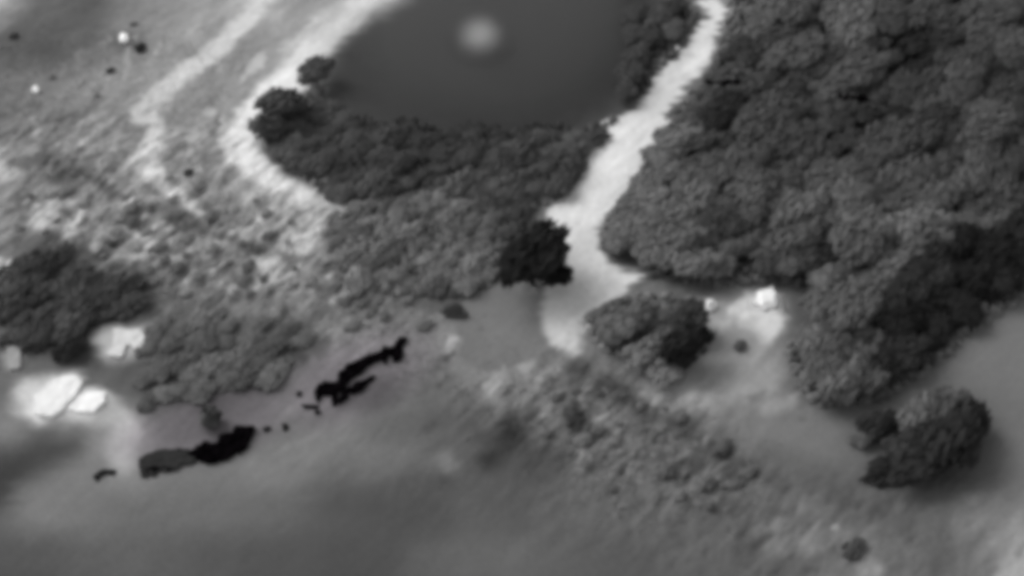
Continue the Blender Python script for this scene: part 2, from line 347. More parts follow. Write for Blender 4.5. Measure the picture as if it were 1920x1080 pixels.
# ------------------------------------------------------------------ trees and bushes
def lump(bm, c, r, seed, sub=2, amp=.28, squash=1.0):
    res = bmesh.ops.create_icosphere(bm, subdivisions=sub, radius=1)
    for v in res['verts']:
        d = v.co.normalized()
        k = 1 + amp * (mnoise.noise(d * 1.7 + Vector((seed * 3.1, seed, 0))) * 1.2 + .6 * mnoise.noise(d * 4.1 + Vector((seed, 7, seed))))
        p = d * r * k; p.z *= squash
        v.co = p + c
def leaf_faces(bm, c, r, n, size, rnd):
    for _ in range(n):
        d = Vector((rnd.gauss(0, 1), rnd.gauss(0, 1), rnd.gauss(.35, 1))).normalized()
        p = c + Vector((d.x, d.y, d.z)) * r * rnd.uniform(.88, 1.18)
        nrm = (d + Vector((rnd.gauss(0, .5), rnd.gauss(0, .5), rnd.gauss(0, .5)))).normalized()
        a = nrm.orthogonal().normalized(); a.rotate(Matrix.Rotation(rnd.uniform(0, 6.28), 3, nrm)); b = nrm.cross(a)
        s = size * rnd.uniform(.6, 1.4)
        vs = [bm.verts.new(p + a * s * .6), bm.verts.new(p + b * s * .45), bm.verts.new(p - a * s * .7), bm.verts.new(p - b * s * .4)]
        bm.faces.new(vs)
def crown_mesh(seed, tall, lobes, leaves=600, leaf=.2):
    rnd = random.Random(seed)
    bm = bmesh.new()
    core = Vector((0, 0, 1.35 if tall else .42))
    lump(bm, core, .6 if tall else .42, seed, 2, .5, .7)
    blobs = [(core, .74 if tall else .6)]
    for k in range(lobes):
        a = k * 2.4 + rnd.uniform(-.6, .6); rr = rnd.uniform(.2, .85) ** .8
        c = core + Vector((math.cos(a) * rr, math.sin(a) * rr, (rnd.uniform(-.2, .4) if tall else rnd.uniform(-.2, .3)) * (1.1 - rr * .5)))
        r = rnd.uniform(.24, .48) * (1.15 - .4 * rr)
        lump(bm, c, r * .72, seed * 7 + k, 1, .6, rnd.uniform(.5, .9))
        blobs.append((c, r))
    tot = sum(r * r for _, r in blobs)
    for c, r in blobs:                                          # sprays of foliage, mostly leaning up the slope, reaching past the lobes
        for _ in range(int(leaves * r * r / tot)):
            d = Vector((rnd.gauss(0, 1), rnd.gauss(0, 1), rnd.gauss(.4, 1))).normalized()
            p = c + Vector((d.x, d.y, d.z * .8)) * r * rnd.uniform(.7, 1.3)
            ax = (Vector((.75, rnd.gauss(0, .35), .7 + rnd.gauss(0, .35)))).normalized()
            nrm = (d * .7 + Vector((rnd.gauss(0, .35), rnd.gauss(0, .35), .55 + rnd.gauss(0, .35)))); nrm = (nrm - ax * nrm.dot(ax)).normalized()
            b = nrm.cross(ax); sz = leaf * rnd.uniform(.6, 1.5)
            bm.faces.new([bm.verts.new(p + ax * sz), bm.verts.new(p + b * sz * .45), bm.verts.new(p - ax * sz * .9), bm.verts.new(p - b * sz * .42)])
    me = bpy.data.meshes.new('crown'); bm.to_mesh(me); bm.free()
    for p in me.polygons: p.use_smooth = True
    me.materials.append(M_LEAF)
    return me
def trunk_mesh(seed, h, r0, limbs):
    rnd = random.Random(seed); bm = bmesh.new()
    def tube(p0, p1, ra, rb, n=7):
        ax = (p1 - p0).normalized(); a = ax.orthogonal().normalized(); b = ax.cross(a)
        r1 = [bm.verts.new(p0 + (a * math.cos(t) + b * math.sin(t)) * ra) for t in [i * 6.283 / n for i in range(n)]]
        r2 = [bm.verts.new(p1 + (a * math.cos(t) + b * math.sin(t)) * rb) for t in [i * 6.283 / n for i in range(n)]]
        for i in range(n): bm.faces.new((r1[i], r1[(i + 1) % n], r2[(i + 1) % n], r2[i]))
        bm.faces.new(r2)
    m = Vector((rnd.uniform(-.06, .06), rnd.uniform(-.06, .06), h * .55)); t = Vector((rnd.uniform(-.1, .1), rnd.uniform(-.1, .1), h))
    tube(Vector((0, 0, -.15)), m, r0 * 1.3, r0 * .85); tube(m, t, r0 * .85, r0 * .4)
    for k in range(limbs):
        a = k * 6.28 / limbs + rnd.uniform(-.5, .5)
        tube(m, m + Vector((math.cos(a) * .5, math.sin(a) * .5, h * .4 + rnd.uniform(0, .2))), r0 * .5, r0 * .18, 5)
    me = bpy.data.meshes.new('trunk'); bm.to_mesh(me); bm.free(); me.materials.append(M_BARK)
    return me
TREE_CROWNS = [crown_mesh(100 + i, True, 8 + i % 4, 760, .2) for i in range(9)]
BUSH_CROWNS = [crown_mesh(200 + i, False, 7 + i % 4, 520, .24) for i in range(8)]
TRUNKS = [trunk_mesh(300 + i, 1.25, .07, 4) for i in range(4)]
STEMS = [trunk_mesh(320 + i, .42, .05, 4) for i in range(3)]
def grey(t, f=1.0):
    a = float(lin(t)) * f
    return (a, a, a, 1)
PATCHES = [  # darker and lighter patches of crowns in the right wood: (x, y, rx, ry, factor)
 (1420,125,40,46,.72),(1348,232,52,44,.66),(1738,78,44,44,.7),(1712,130,36,30,.66),(1658,196,46,30,.72),(1602,235,36,36,.78),(1710,238,44,30,.76),(1795,262,46,26,.78),
 (1868,142,30,42,.74),(1330,305,30,30,.78),(1905,275,34,66,.72),(1505,205,26,22,.82),(1640,400,46,24,.66),(1560,40,60,36,1.12),(1850,80,50,50,1.14),(1385,300,46,40,1.16),
 (1720,430,110,40,1.22),(1600,500,90,40,1.14),(1700,185,26,16,1.2),(1430,40,50,40,1.05),(1470,330,60,30,1.08),(1340,430,60,36,.8),(1420,510,34,30,.72),(1550,470,40,40,.78),(1600,620,40,26,.7),(1560,390,60,26,1.16),
 (1790,330,80,40,1.06),(1180,300,20,20,1.1)]
def patch_factor(px, py):
    f = 1.0
    for x, y, a, b, k in PATCHES:
        f *= 1 + 1.7 * (k - 1) * math.exp(-(((px - x) / a) ** 2 + ((py - y) / b) ** 2))
    return max(f, .5)
PLANTS = []
LEAN = math.atan2(.82, .57)                                     # the stand grows in ranks up the slope
def plant(kind, px, py, r, tone, label, group=None, squash=1.0, rnd=random, stretch=1.0):
    tall = kind == 'tree'
    cz = (1.35 if tall else .5) * r * squash
    p = place(px, py, cz)
    root = bpy.data.objects.new(kind, None); COL.objects.link(root)
    root.empty_display_size = .5
    root.location = p
    if stretch == 1.0:
        root.rotation_euler = (0, 0, LEAN + rnd.uniform(-.4, .4)); st = rnd.uniform(1.1, 1.65)
        root.scale = (r * st, r * .92, r * squash)
    else:
        root.rotation_euler = (0, 0, rnd.uniform(-.3, .3)); root.scale = (r * stretch, r, r * squash)
    tag(root, label, kind, group)
    if group:
        tone *= patch_factor(px, py) * (1 + .12 * float(vn(np.array([p[0] / 9]), np.array([p[1] / 9]), 44)[0]))
        PLANTS.append((root, kind, px, py, r, tone, group))
    c = link('crown', rnd.choice(TREE_CROWNS if tall else BUSH_CROWNS), root); c.color = grey(tone, PLANT_F if kind == 'tree' else 1.75 if kind == 'bush' else 1.25)
    t = link('trunk' if tall else 'stem', rnd.choice(TRUNKS if tall else STEMS), root); t.color = grey(tone, 1.6)
    return root
PLANT_F = 1.62
TAKEN = []                                                      # crowns already standing: (px, py, radius in plan units)
WOODS = [
 [(1405,-60),(1395,10),(1370,60),(1345,112),(1292,180),(1246,232),(1212,280),(1190,332),(1140,392),(1115,430),(1115,478),(1165,495),(1220,505),(1260,522),(1330,530),(1400,512),(1490,520),(1520,590),(1480,640),(1475,700),(1545,755),(1630,735),(1735,680),(1790,630),(1870,575),(1990,535),(1990,-60)],
 [(1085,600),(1120,570),(1200,545),(1260,545),(1330,570),(1335,650),(1295,700),(1225,715),(1180,690),(1110,650)],
 [(1160,20),(1245,-30),(1312,-30),(1296,55),(1245,100),(1226,145),(1190,190),(1185,225),(1150,262),(1108,290),(1090,335),(1045,380),(1000,410),(1005,440),(940,480),(930,540),(840,560),(690,560),(610,490),(590,430),(640,390),(590,350),(540,335),(505,305),(478,240),(490,190),(560,170),(640,190),(700,225),(760,212),(830,240),(900,222),(960,246),(1020,222),(1080,240),(1140,226)],
 [(-40,480),(90,450),(200,490),(290,550),(290,600),(200,610),(150,650),(60,660),(-40,620)],
 [(270,590),(420,575),(570,600),(620,660),(540,715),(430,735),(260,790),(235,700)],
]
def roomy(x, y, rp):
    for wd in WOODS:
        if bool(inside(np.array(x), np.array(y), wd)):
            a = np.arange(8) * .785
            return bool(inside(x + rp * np.cos(a), y + rp * .8 * np.sin(a), wd).all())
    return y < 5 and x < 1185
def scatter(poly, spacing, n_max, seed, rp=0, tries=7000):
    r = random.Random(seed); out = []
    xs = [p[0] for p in poly]; ys = [p[1] for p in poly]
    for _ in range(tries):
        if len(out) >= n_max: break
        x, y = r.uniform(min(xs), max(xs)), r.uniform(min(ys), max(ys))
        if not bool(inside(np.array(x), np.array(y), poly)): continue
        if rp and not roomy(x, y, rp): continue
        if any((x - a) ** 2 + ((y - b) * 1.15) ** 2 < max(spacing, c) ** 2 for a, b, c in TAKEN): continue
        out.append((x, y)); TAKEN.append((x, y, spacing))
    return out
def thin(pts, poly, seed):                                      # feather a scatter out towards its edge
    a = np.array(poly, float); c = a.mean(0); s = a.std(0) * 1.5; r = random.Random(seed)
    return [p for p in pts if r.random() < 1.15 - math.hypot((p[0] - c[0]) / s[0], (p[1] - c[1]) / s[1]) * .75]
rt = random.Random(11)

# single, recognisable trees
SINGLE = [  # kind, px, py, radius m, tone, label, squash, stretch
 ('tree', 1000, 482, 6.2, 26, 'big near-black tree on the left edge of the path, above the smooth grey clearing', .8, 1.0),
 ('tree', 1035, 515, 3.2, 26, 'small dark tree reaching onto the path beside the big near-black tree', .7, 1.3),
 ('tree', 985, 440, 3.8, 48, 'dark tree behind the big near-black tree where the path bends', .75, 1.1),
 ('tree', 1280, 652, 4.4, 26, 'round dark tree at the right end of the small grove below the path tip', .85, 1.0),
 ('tree', 1290, 598, 3.6, 48, 'dark tree between the round dark tree and the small white boulder', .8, 1.0),
 ('tree', 1790, 822, 5.6, 34, 'largest of the black trees in the isolated thicket on the smooth field', .7, 1.0),  # thicket tones paint its shade: paler at top left, black low and right
 ('tree', 1738, 858, 4.6, 34, 'low black tree at the lower edge of the isolated thicket', .55, 1.0),
 ('tree', 1700, 836, 3.6, 44, 'dark grey tree at the left side of the isolated thicket', .6, 1.0),
 ('tree', 1722, 782, 4.0, 74, 'light grey tree at the top left of the isolated thicket', .6, 1.0),
 ('tree', 1776, 765, 4.0, 62, 'dark grey tree crowning the isolated thicket', .6, 1.0),
 ('tree', 1822, 800, 3.6, 32, 'black tree at the right tip of the isolated thicket', .55, 1.0),
 ('bush', 1648, 795, 3.4, 40, 'round dark bush standing just left of the isolated thicket', 1, 1.0),
 ('bush', 1618, 820, 2.4, 78, 'small grey bush below the round dark bush left of the thicket', .8, 1.0),
 ('bush', 1660, 884, 3.2, 32, 'flat dark bush at the lower left of the isolated thicket', .6, 1.5),
 ('bush', 850, 582, 1.9, 46, 'flat dark bush left of the smooth grey clearing', .5, 1.4),
 ('bush', 1598, 1028, 1.9, 64, 'lone round dark bush near the bottom edge right of centre', .8, 1.0),
 ('bush', 1076, 778, 2.3, 66, 'upright dark bush on the mottled slope below the smooth grey clearing', 1.3, .8),
 ('bush', 394, 780, 2.6, 68, 'tall grey bush behind the black burnt streak', 1.3, .8),
 ('bush', 132, 655, 2.6, 36, 'black bush between the two white rock outcrops', .9, 1.0),
 ('tree', 592, 130, 3.6, 62, 'outermost dark tree on the upper left corner of the dark wood by the sandy bank', .8, 1.0),
 ('tree', 525, 192, 4.2, 58, 'dark tree jutting over the sandy bank at the left tip of the dark wood', .75, 1.2),
 ('tree', 498, 238, 3.6, 62, 'dark tree below the left tip of the dark wood', .8, 1.1),
]
for k, px, py, r, tone, lab, sq, st in SINGLE:
    plant(k, px, py, r, tone, lab, None, sq, rt, st); TAKEN.append((px, py, r * 5))

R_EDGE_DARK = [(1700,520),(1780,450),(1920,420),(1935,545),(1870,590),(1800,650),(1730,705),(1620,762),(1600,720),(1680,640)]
R_NEAR_PATH = [(1255,215),(1300,170),(1330,260),(1340,380),(1250,480),(1140,478),(1130,425),(1185,345),(1205,295)]
R_TOP = [(1370,-20),(1940,-20),(1940,170),(1330,170),(1325,140),(1352,70)]
R_MID = [(1300,170),(1940,170),(1940,420),(1780,450),(1700,480),(1560,470),(1340,400),(1330,260)]
R_LOW = [(1215,515),(1250,480),(1340,400),(1560,470),(1700,480),(1700,520),(1680,640),(1600,740),(1540,768),(1490,710),(1475,655),(1520,600),(1490,528),(1330,535)]
GROVE = [(1095,600),(1130,575),(1200,550),(1260,555),(1320,575),(1320,640),(1290,690),(1220,705),(1190,680),(1120,640)]
M_RIGHT = [(1170,30),(1255,0),(1310,20),(1300,70),(1255,120),(1220,160),(1185,200),(1160,165),(1175,90)]
M_UPPER = [(500,200),(580,150),(640,205),(700,240),(760,222),(830,248),(900,230),(960,250),(1020,228),(1080,246),(1130,232),(1150,215),(1150,235),(1105,285),(1085,330),(1045,375),(960,400),(850,340),(640,375),(560,335),(500,290),(485,245)]
M_LOWER = [(640,385),(850,345),(960,402),(1000,412),(940,470),(930,530),(830,555),(700,540),(620,480),(605,430)]
ZONES = [  # polygon, kind, spacing, n, radius range, tones, label, group
 (R_EDGE_DARK, 'tree', 40, 40, (3.2, 5.0), (22, 38), 'near-black tree on the lower edge of the right-hand wood beside the smooth field', 'trees along the dark lower edge of the wood'),  # shaded lower right side of the wood, painted into the crown tones
 (R_NEAR_PATH, 'tree', 34, 36, (2.4, 4.4), (74, 90), 'light grey tree in the wood close beside the right side of the pale path', 'light trees beside the path'),
 (R_TOP, 'tree', 38, 72, (2.9, 5.4), (52, 68), 'dark grey tree at the top of the wood right of the pale path', 'trees at the top of the right wood'),
 (R_MID, 'tree', 38, 92, (2.9, 5.4), (54, 70), 'dark grey tree in the middle of the wood right of the pale path', 'trees in the middle of the right wood'),
 (R_LOW, 'tree', 37, 70, (2.7, 4.8), (60, 78), 'mid grey tree in the lower part of the right wood above the pale clearing', 'trees in the lower right wood'),
 (GROVE, 'tree', 40, 18, (2.6, 4.4), (74, 90), 'grey tree in the small grove below the tip of the path', 'trees of the small grove'),
 (M_RIGHT, 'tree', 32, 18, (2.4, 3.5), (46, 64), 'dark tree on the left bank of the upper path', 'dark trees left of the upper path'),
 (M_UPPER, 'bush', 27, 150, (1.7, 3.8), (48, 70), 'dark bush at the lower edge of the dark wood between bank and path', 'dark bushes between sandy bank and path'),
 (M_LOWER, 'bush', 27, 95, (1.3, 3.0), (74, 96), 'grey bush on the lighter scrub slope left of the big near-black tree', 'grey bushes on the scrub slope'),
 ([(10,500),(90,470),(180,510),(270,560),(262,590),(200,600),(150,640),(60,640),(10,600)], 'bush', 30, 46, (1.8, 3.8), (46, 66), 'dark bush in the blurred scrub above the white rocks', 'dark bushes above the white rocks'),
 ([(280,600),(420,590),(560,620),(600,660),(540,700),(430,720),(260,770),(250,700)], 'bush', 33, 56, (1.6, 3.4), (66, 86), 'grey bush in the blurred scrub beside the black burnt streaks', 'grey bushes beside the burnt streaks'),
]
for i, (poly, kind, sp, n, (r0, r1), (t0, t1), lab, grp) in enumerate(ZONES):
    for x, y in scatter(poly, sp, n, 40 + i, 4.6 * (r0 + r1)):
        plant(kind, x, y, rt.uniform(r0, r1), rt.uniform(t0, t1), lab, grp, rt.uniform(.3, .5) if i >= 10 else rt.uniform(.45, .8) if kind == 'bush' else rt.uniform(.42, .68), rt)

# small shrubs dotted over the open slope
DOTS = [(208,131,.8,60,'small dark shrub below the white stone on the upper slope'),(262,90,1.3,46,'dark shrub just right of the white stone ringed by dark soil'),(355,322,.9,56,'small dark shrub on the slope left of the sandy bank'),
 (97,143,.6,105,'small grey shrub above the lone white stone'),(181,178,.6,112,'small grey shrub right of the lone white stone'),(27,66,.9,66,'dark shrub near the top left corner'),(250,44,.6,100,'small shrub above the white stone ringed by dark soil'),
 (408,688,1.1,16,'small square black bush on the grey scrub above the burnt streaks'),(213,456,.8,66,'small dark shrub by the short bright sand streak'),(1388,648,1.2,84,'small grey shrub below the white boulder'),
 (1547,680,1.1,44,'small dark shrub in front of the right wood'),(1724,690,.9,34,'black little shrub at the edge of the smooth field'),(1557,526,.8,46,'tiny dark shrub at the upper end of the pale clearing'),
 (1470,124,.7,40,'tiny black shrub in the right wood near the top'),(1862,236,.9,46,'small dark shrub at the right edge of the wood'),(560,738,.6,10,'tiny black shrub at the left end of the upper burnt streak')]
for px, py, r, tone, lab in DOTS:
    plant('shrub', px, py, r, tone, lab, None, .9, rt)
SLOPE = [(0,300),(250,330),(430,330),(600,440),(640,520),(640,600),(400,570),(280,540),(150,450),(0,440)]
for x, y in thin(scatter(SLOPE, 26, 110, 81), SLOPE, 3):
    plant('shrub', x, y, rt.choice((.5, .7, .9, 1.3)), rt.uniform(88, 150), 'small low shrub on the rubbly pale slope', 'small shrubs on the rubbly slope', rt.uniform(.6, 1), rt)
LOWER = [(1000,700),(1200,740),(1400,850),(1420,900),(1320,960),(1100,950),(1060,830),(900,740)]
for x, y in thin(scatter(LOWER, 34, 46, 82), LOWER, 4):
    plant('shrub', x, y, rt.choice((.5, .8, 1.1, 1.5)), rt.uniform(88, 112), 'small grey shrub on the mottled slope below the clearing', 'small shrubs below the clearing', rt.uniform(.6, 1), rt)

FOOT = [(560,470),(640,510),(720,552),(850,560),(850,590),(740,630),(600,600),(540,540)]
for x, y in thin(scatter(FOOT, 24, 46, 83), FOOT, 5):
    plant('shrub', x, y, rt.choice((.6, .9, 1.2, 1.6)), rt.uniform(84, 112), 'small grey shrub at the foot of the scrub slope', 'small shrubs at the foot of the scrub slope', rt.uniform(.4, .8), rt)

# ------------------------------------------------------------------ ground cover nobody could count
def clumps(name, pts, size, tones, label, seed):
    r = np.random.default_rng(seed); n = len(pts)
    base = np.array([(1,0,0),(0,1,0),(-1,0,0),(0,-1,0),(0,0,1.0),(0,0,-.5)], float)
    tri = np.array([(0,1,4),(1,2,4),(2,3,4),(3,0,4),(1,0,5),(2,1,5),(3,2,5),(0,3,5)])
    v = base[None] * r.uniform(.6, 1.4, (n, 6, 1)) * size[:, None, None]
    a = r.uniform(0, 6.28, n); c, s = np.cos(a)[:, None], np.sin(a)[:, None]
    v = np.stack([v[..., 0] * c - v[..., 1] * s, v[..., 0] * s + v[..., 1] * c, v[..., 2]], -1) + pts[:, None, :]
    f = (tri[None] + 6 * np.arange(n)[:, None, None]).reshape(-1, 3)
    alb = np.repeat(lin(tones), 6); col = np.stack([alb, alb, alb, np.ones_like(alb)], -1)
    o = link(name, mesh_from(name, v.reshape(-1, 3), f, col, M_GROUND)); tag(o, label, None, None, 'stuff')
def cover_points(polys, n, seed, feather=0.01):
    r = np.random.default_rng(seed); out = []
    for poly in polys:
        a = np.array(poly, float)
        area = .5 * abs(np.dot(a[:, 0], np.roll(a[:, 1], 1)) - np.dot(a[:, 1], np.roll(a[:, 0], 1)))
        k = int(n * area); x = r.uniform(a[:, 0].min(), a[:, 0].max(), k * 3); y = r.uniform(a[:, 1].min(), a[:, 1].max(), k * 3)
        m = inside(x, y, poly); x, y = x[m][:k], y[m][:k]
        d = FW[None] + ((x - 960) / 960 * TH)[:, None] * np.array([[1, 0, 0]]) + ((540 - y) / 960 * TH)[:, None] * UP[None]
        p = CAM + d * ((0 - CAM[2]) / d[:, 2])[:, None]
        p[:, :2] += r.normal(0, feather, (len(p), 2))
        p[:, 2] = height(p[:, 0], p[:, 1]); out.append(p)
    return np.concatenate(out)
P = cover_points([R_EDGE_DARK, R_NEAR_PATH, R_TOP, R_MID, R_LOW, GROVE, M_RIGHT, M_UPPER, M_LOWER], .028, 5)
ok = np.ones(len(P), bool)
tp = to_plan(P[:, 0], P[:, 1], P[:, 2]); wv = warp(P[:, 0], P[:, 1], *tp)
ok &= (np.maximum.reduce([seg_mask(wv[0], wv[1], PATH, 7), seg_mask(wv[0], wv[1], PATH_TIP, 7), seg_mask(wv[0], wv[1], BANK, 14)]) < .2)
P = P[ok]
tt = tone_at(P[:, 0], P[:, 1], P[:, 2])[0]
clumps('undergrowth', P, rng.uniform(.5, 1.5, len(P)), tt * rng.uniform(.85, 1.15, len(P)), 'dark tangled undergrowth filling the gaps between the trees', 6)
P = cover_points([SLOPE, LOWER, [(0,90),(480,60),(440,240),(420,330),(0,300)], [(620,540),(840,560),(860,680),(760,720),(640,640)], [(880,690),(1040,680),(1200,740),(900,760)]], .05, 8, 4.5)
tt = tone_at(P[:, 0], P[:, 1], P[:, 2])[0]
clumps('grass', P, rng.uniform(.1, .26, len(P)), tt * rng.uniform(.95, 1.2, len(P)), 'coarse grass tufts over the mottled open slopes', 9)

# ------------------------------------------------------------------ rocks, burnt streaks
def mound(name, poly, hgt, mat, colour=None, step=.16, jag=2.0, seed=0, flat=.5, parent=None, rgh=.35, grow=0, js=.8):
    a = np.array([ray(x, y, 0)[:2] for x, y in poly]); lo, hi = a.min(0) - .5, a.max(0) + .5
    xs = np.arange(lo[0], hi[0], step); ys = np.arange(lo[1], hi[1], step); X, Y = np.meshgrid(xs, ys)
    Z = height(X, Y); px, py = to_plan(X, Y, Z * 0 + Z)
    px = px + jag * fbm(X / js, Y / js, seed + 3, 3); py = py + jag * fbm(X / js, Y / js, seed + 11, 3)
    ins = inside(px, py, poly)
    d = np.full(X.shape, 1e9); n = len(poly)
    for i in range(n):
        x0, y0 = poly[i]; x1, y1 = poly[(i + 1) % n]; dx, dy = x1 - x0, y1 - y0
        t = np.clip(((px - x0) * dx + (py - y0) * dy) / (dx * dx + dy * dy + 1e-9), 0, 1)
        d = np.minimum(d, np.hypot(px - x0 - t * dx, py - y0 - t * dy))
    ins |= d < grow
    dm = np.where(ins, d + grow, 0) / 9.0                                                # metres
    top = Z + hgt * np.minimum(1, dm / max(hgt * .8, .2)) ** flat * (1 + rgh * fbm(X / .9, Y / .9, seed, 3)) + .06
    q = ins[:-1, :-1] & ins[1:, :-1] & ins[:-1, 1:] & ins[1:, 1:]
    J = np.arange(X.size).reshape(X.shape)
    top_q = np.stack([J[:-1, :-1], J[:-1, 1:], J[1:, 1:], J[1:, :-1]], -1)[q]
    if not len(top_q): return None
    off = X.size
    e = {}
    for f in top_q.tolist():
        for k in range(4):
            ed = (f[k], f[(k + 1) % 4])
            if (ed[1], ed[0]) in e: del e[(ed[1], ed[0])]
            else: e[ed] = 1
    side = np.array([(b, a_, a_ + off, b + off) for a_, b in e])
    faces = np.concatenate([top_q, side])
    verts = np.concatenate([np.stack([X, Y, top], -1).reshape(-1, 3), np.stack([X, Y, Z - .15], -1).reshape(-1, 3)])
    used, inv = np.unique(faces, return_inverse=True); vv = verts[used]
    c = np.array([vv[:, 0].mean(), vv[:, 1].mean(), vv[:, 2].min()])
    o = link(name, mesh_from(name, vv - c, inv.reshape(-1, 4), None, mat))
    o.location = c
    if colour: o.color = colour
    if parent: o.parent = parent; o.location = Vector(c) - parent.location
    return o
def zoomed(pts, ox, oy, s): return [(ox + x / s, oy + y / s) for x, y in pts]
def disc(cx, cy, rx, ry, n=12): return [(cx + rx * math.cos(i * 6.283 / n), cy + ry * math.sin(i * 6.283 / n)) for i in range(n)]
def ribbon(pts):                                                # (x, y, width) polyline to polygon
    L, R = [], []
    for i, (x, y, w_) in enumerate(pts):
        x0, y0 = pts[max(i - 1, 0)][:2]; x1, y1 = pts[min(i + 1, len(pts) - 1)][:2]
        l = math.hypot(x1 - x0, y1 - y0); nx_, ny_ = -(y1 - y0) / l, (x1 - x0) / l
        L.append((x + nx_ * w_ / 2, y + ny_ * w_ / 2)); R.append((x - nx_ * w_ / 2, y - ny_ * w_ / 2))
    return L + R[::-1]
Z3 = lambda p: zoomed(p, 520, 600, 5.686)
Z2 = lambda p: zoomed(p, 160, 780, 5.333)
Z5 = lambda p: zoomed(p, 0, 600, 4.91)
Z6 = lambda p: zoomed(p, 1290, 520, 6.752)
BURNT = [
 (Z3([(1350,190),(1375,215),(1330,290),(1330,360),(1310,430),(1240,440),(1225,380),(1175,390),(1160,470),(1130,460),(1120,405),(950,500),(910,560),(800,620),(710,710),(680,760),(640,770),(620,910),(595,910),(585,800),(480,800),(430,870),(405,800),(420,740),(510,685),(640,690),(660,650),(660,580),(720,560),(740,500),(850,460),(950,410),(1095,365),(1130,325),(1240,315),(1300,215)]), .5, 0, 'long jet-black ragged burnt streak climbing towards the smooth grey clearing'),
 (Z3([(1040,605),(950,690),(900,760),(830,785),(760,775),(740,830),(670,890),(655,880),(700,800),(730,740),(790,740),(830,690),(950,650),(1030,600)]), .4, 0, 'short black burnt streak just below the long ragged one'),
 (Z3([(265,905),(330,905),(430,915),(440,935),(380,942),(290,932)]), .25, 0, 'thin black burnt dash under the lower end of the long ragged streak'),
 (Z3(disc(432, 982, 24, 18)), .2, 0, 'tiny black burnt speck below the thin black dash'),
 (Z2([(1045,390),(1110,330),(1200,280),(1260,305),(1330,290),(1350,215),(1400,200),(1470,195),(1520,110),(1680,115),(1690,160),(1640,250),(1610,330),(1550,375),(1500,370),(1420,440),(1300,465),(1240,480),(1130,440)]), .6, 0, 'thick solid black burnt heap at the right end of the lower streak'),
 (Z2([(545,450),(640,400),(740,370),(880,335),(980,345),(1100,395),(1090,470),(960,490),(900,540),(800,560),(740,545),(690,600),(655,595),(655,560),(610,600),(570,610),(550,520)]), .45, 44, 'dark grey ash heap joined to the left of the thick black burnt heap'),
 (ribbon([(180,898,7),(186,891,7),(200,883,7),(214,888,6)]), .25, 30, 'small black curved burnt scrap left of the dark grey ash heap'),
 (ribbon([(497,807,6),(502,803,7),(506,802,4)]), .25, 14, 'lower black speck between the two burnt streaks'),
 (ribbon([(532,795,4),(536,802,5),(534,806,4)]), .25, 14, 'upper black speck between the two burnt streaks'),
]
M_ASH = mat_object_colour('ash', .8, 1.2, .8)
for i, (poly, h_, tone, lab) in enumerate(BURNT):
    o = mound('burnt_brush' if tone < 40 else 'ash_heap', poly, h_, M_CHAR if tone == 0 else M_ASH, grey(tone), .12, 2.0, 20 + i, grow=2.6)
    tag(o, lab, 'burnt brush' if tone < 40 else 'ash heap')
    if tone == 44:
        for q in (Z2([(570,612),(600,540),(680,500),(760,510),(900,522),(850,568),(760,548),(690,602),(660,592),(660,560),(610,602)]), Z2([(850,352),(940,330),(990,352),(1080,395),(1000,380),(940,372)])):
            r_ = mound('charred_rim', q, .62, M_CHAR, None, .14, 1.5, 60, .5, o)
def dead_branch(pts, lab):                                     # knobbly black bough lying across the crowns
    w_ = [place(x, y, 6.6) + Vector((0, 0, 6.6 + dz)) for x, y, dz, r in pts]
    c = w_[0].copy(); bm = bmesh.new(); prev = None
    for i, (p, q) in enumerate(zip(w_, pts)):
        r_ = q[3] * 1.9
        ring = [bm.verts.new(p - c + Vector((0, r_ * math.cos(k * 1.047), r_ * math.sin(k * 1.047)))) for k in range(6)]
        if prev:
            for k in range(6): bm.faces.new((prev[k], prev[(k + 1) % 6], ring[(k + 1) % 6], ring[k]))
        else: bm.faces.new(ring)
        prev = ring
    bm.faces.new(prev[::-1])
    me = bpy.data.meshes.new('dead_branch'); bm.to_mesh(me); bm.free(); me.materials.append(M_CHAR)
    o = link('dead_branch', me); o.location = c; tag(o, lab, 'dead branch')
dead_branch([(1570,181,0,.1),(1575,180,.1,.42),(1580,182,0,.12),(1585,186,0,.4),(1590,181,.2,.4),(1594,182,0,.1),(1599,183,0,.42),(1604,183,0,.12),(1609,184,0,.4),(1614,183,0,.14),(1620,186,0,.44),(1626,186,0,.25),(1633,190,0,.06)], 'thin black beaded line of dead branch across the crowns of the right wood')
dead_branch([(1320,153,0,.1),(1328,154,0,.34),(1338,155,0,.12),(1350,155,0,.16),(1358,157,0,.42),(1366,153,0,.3),(1374,153,0,.16),(1382,154,0,.44),(1389,153,0,.2)], 'black dead branch over the crowns just right of the upper path')
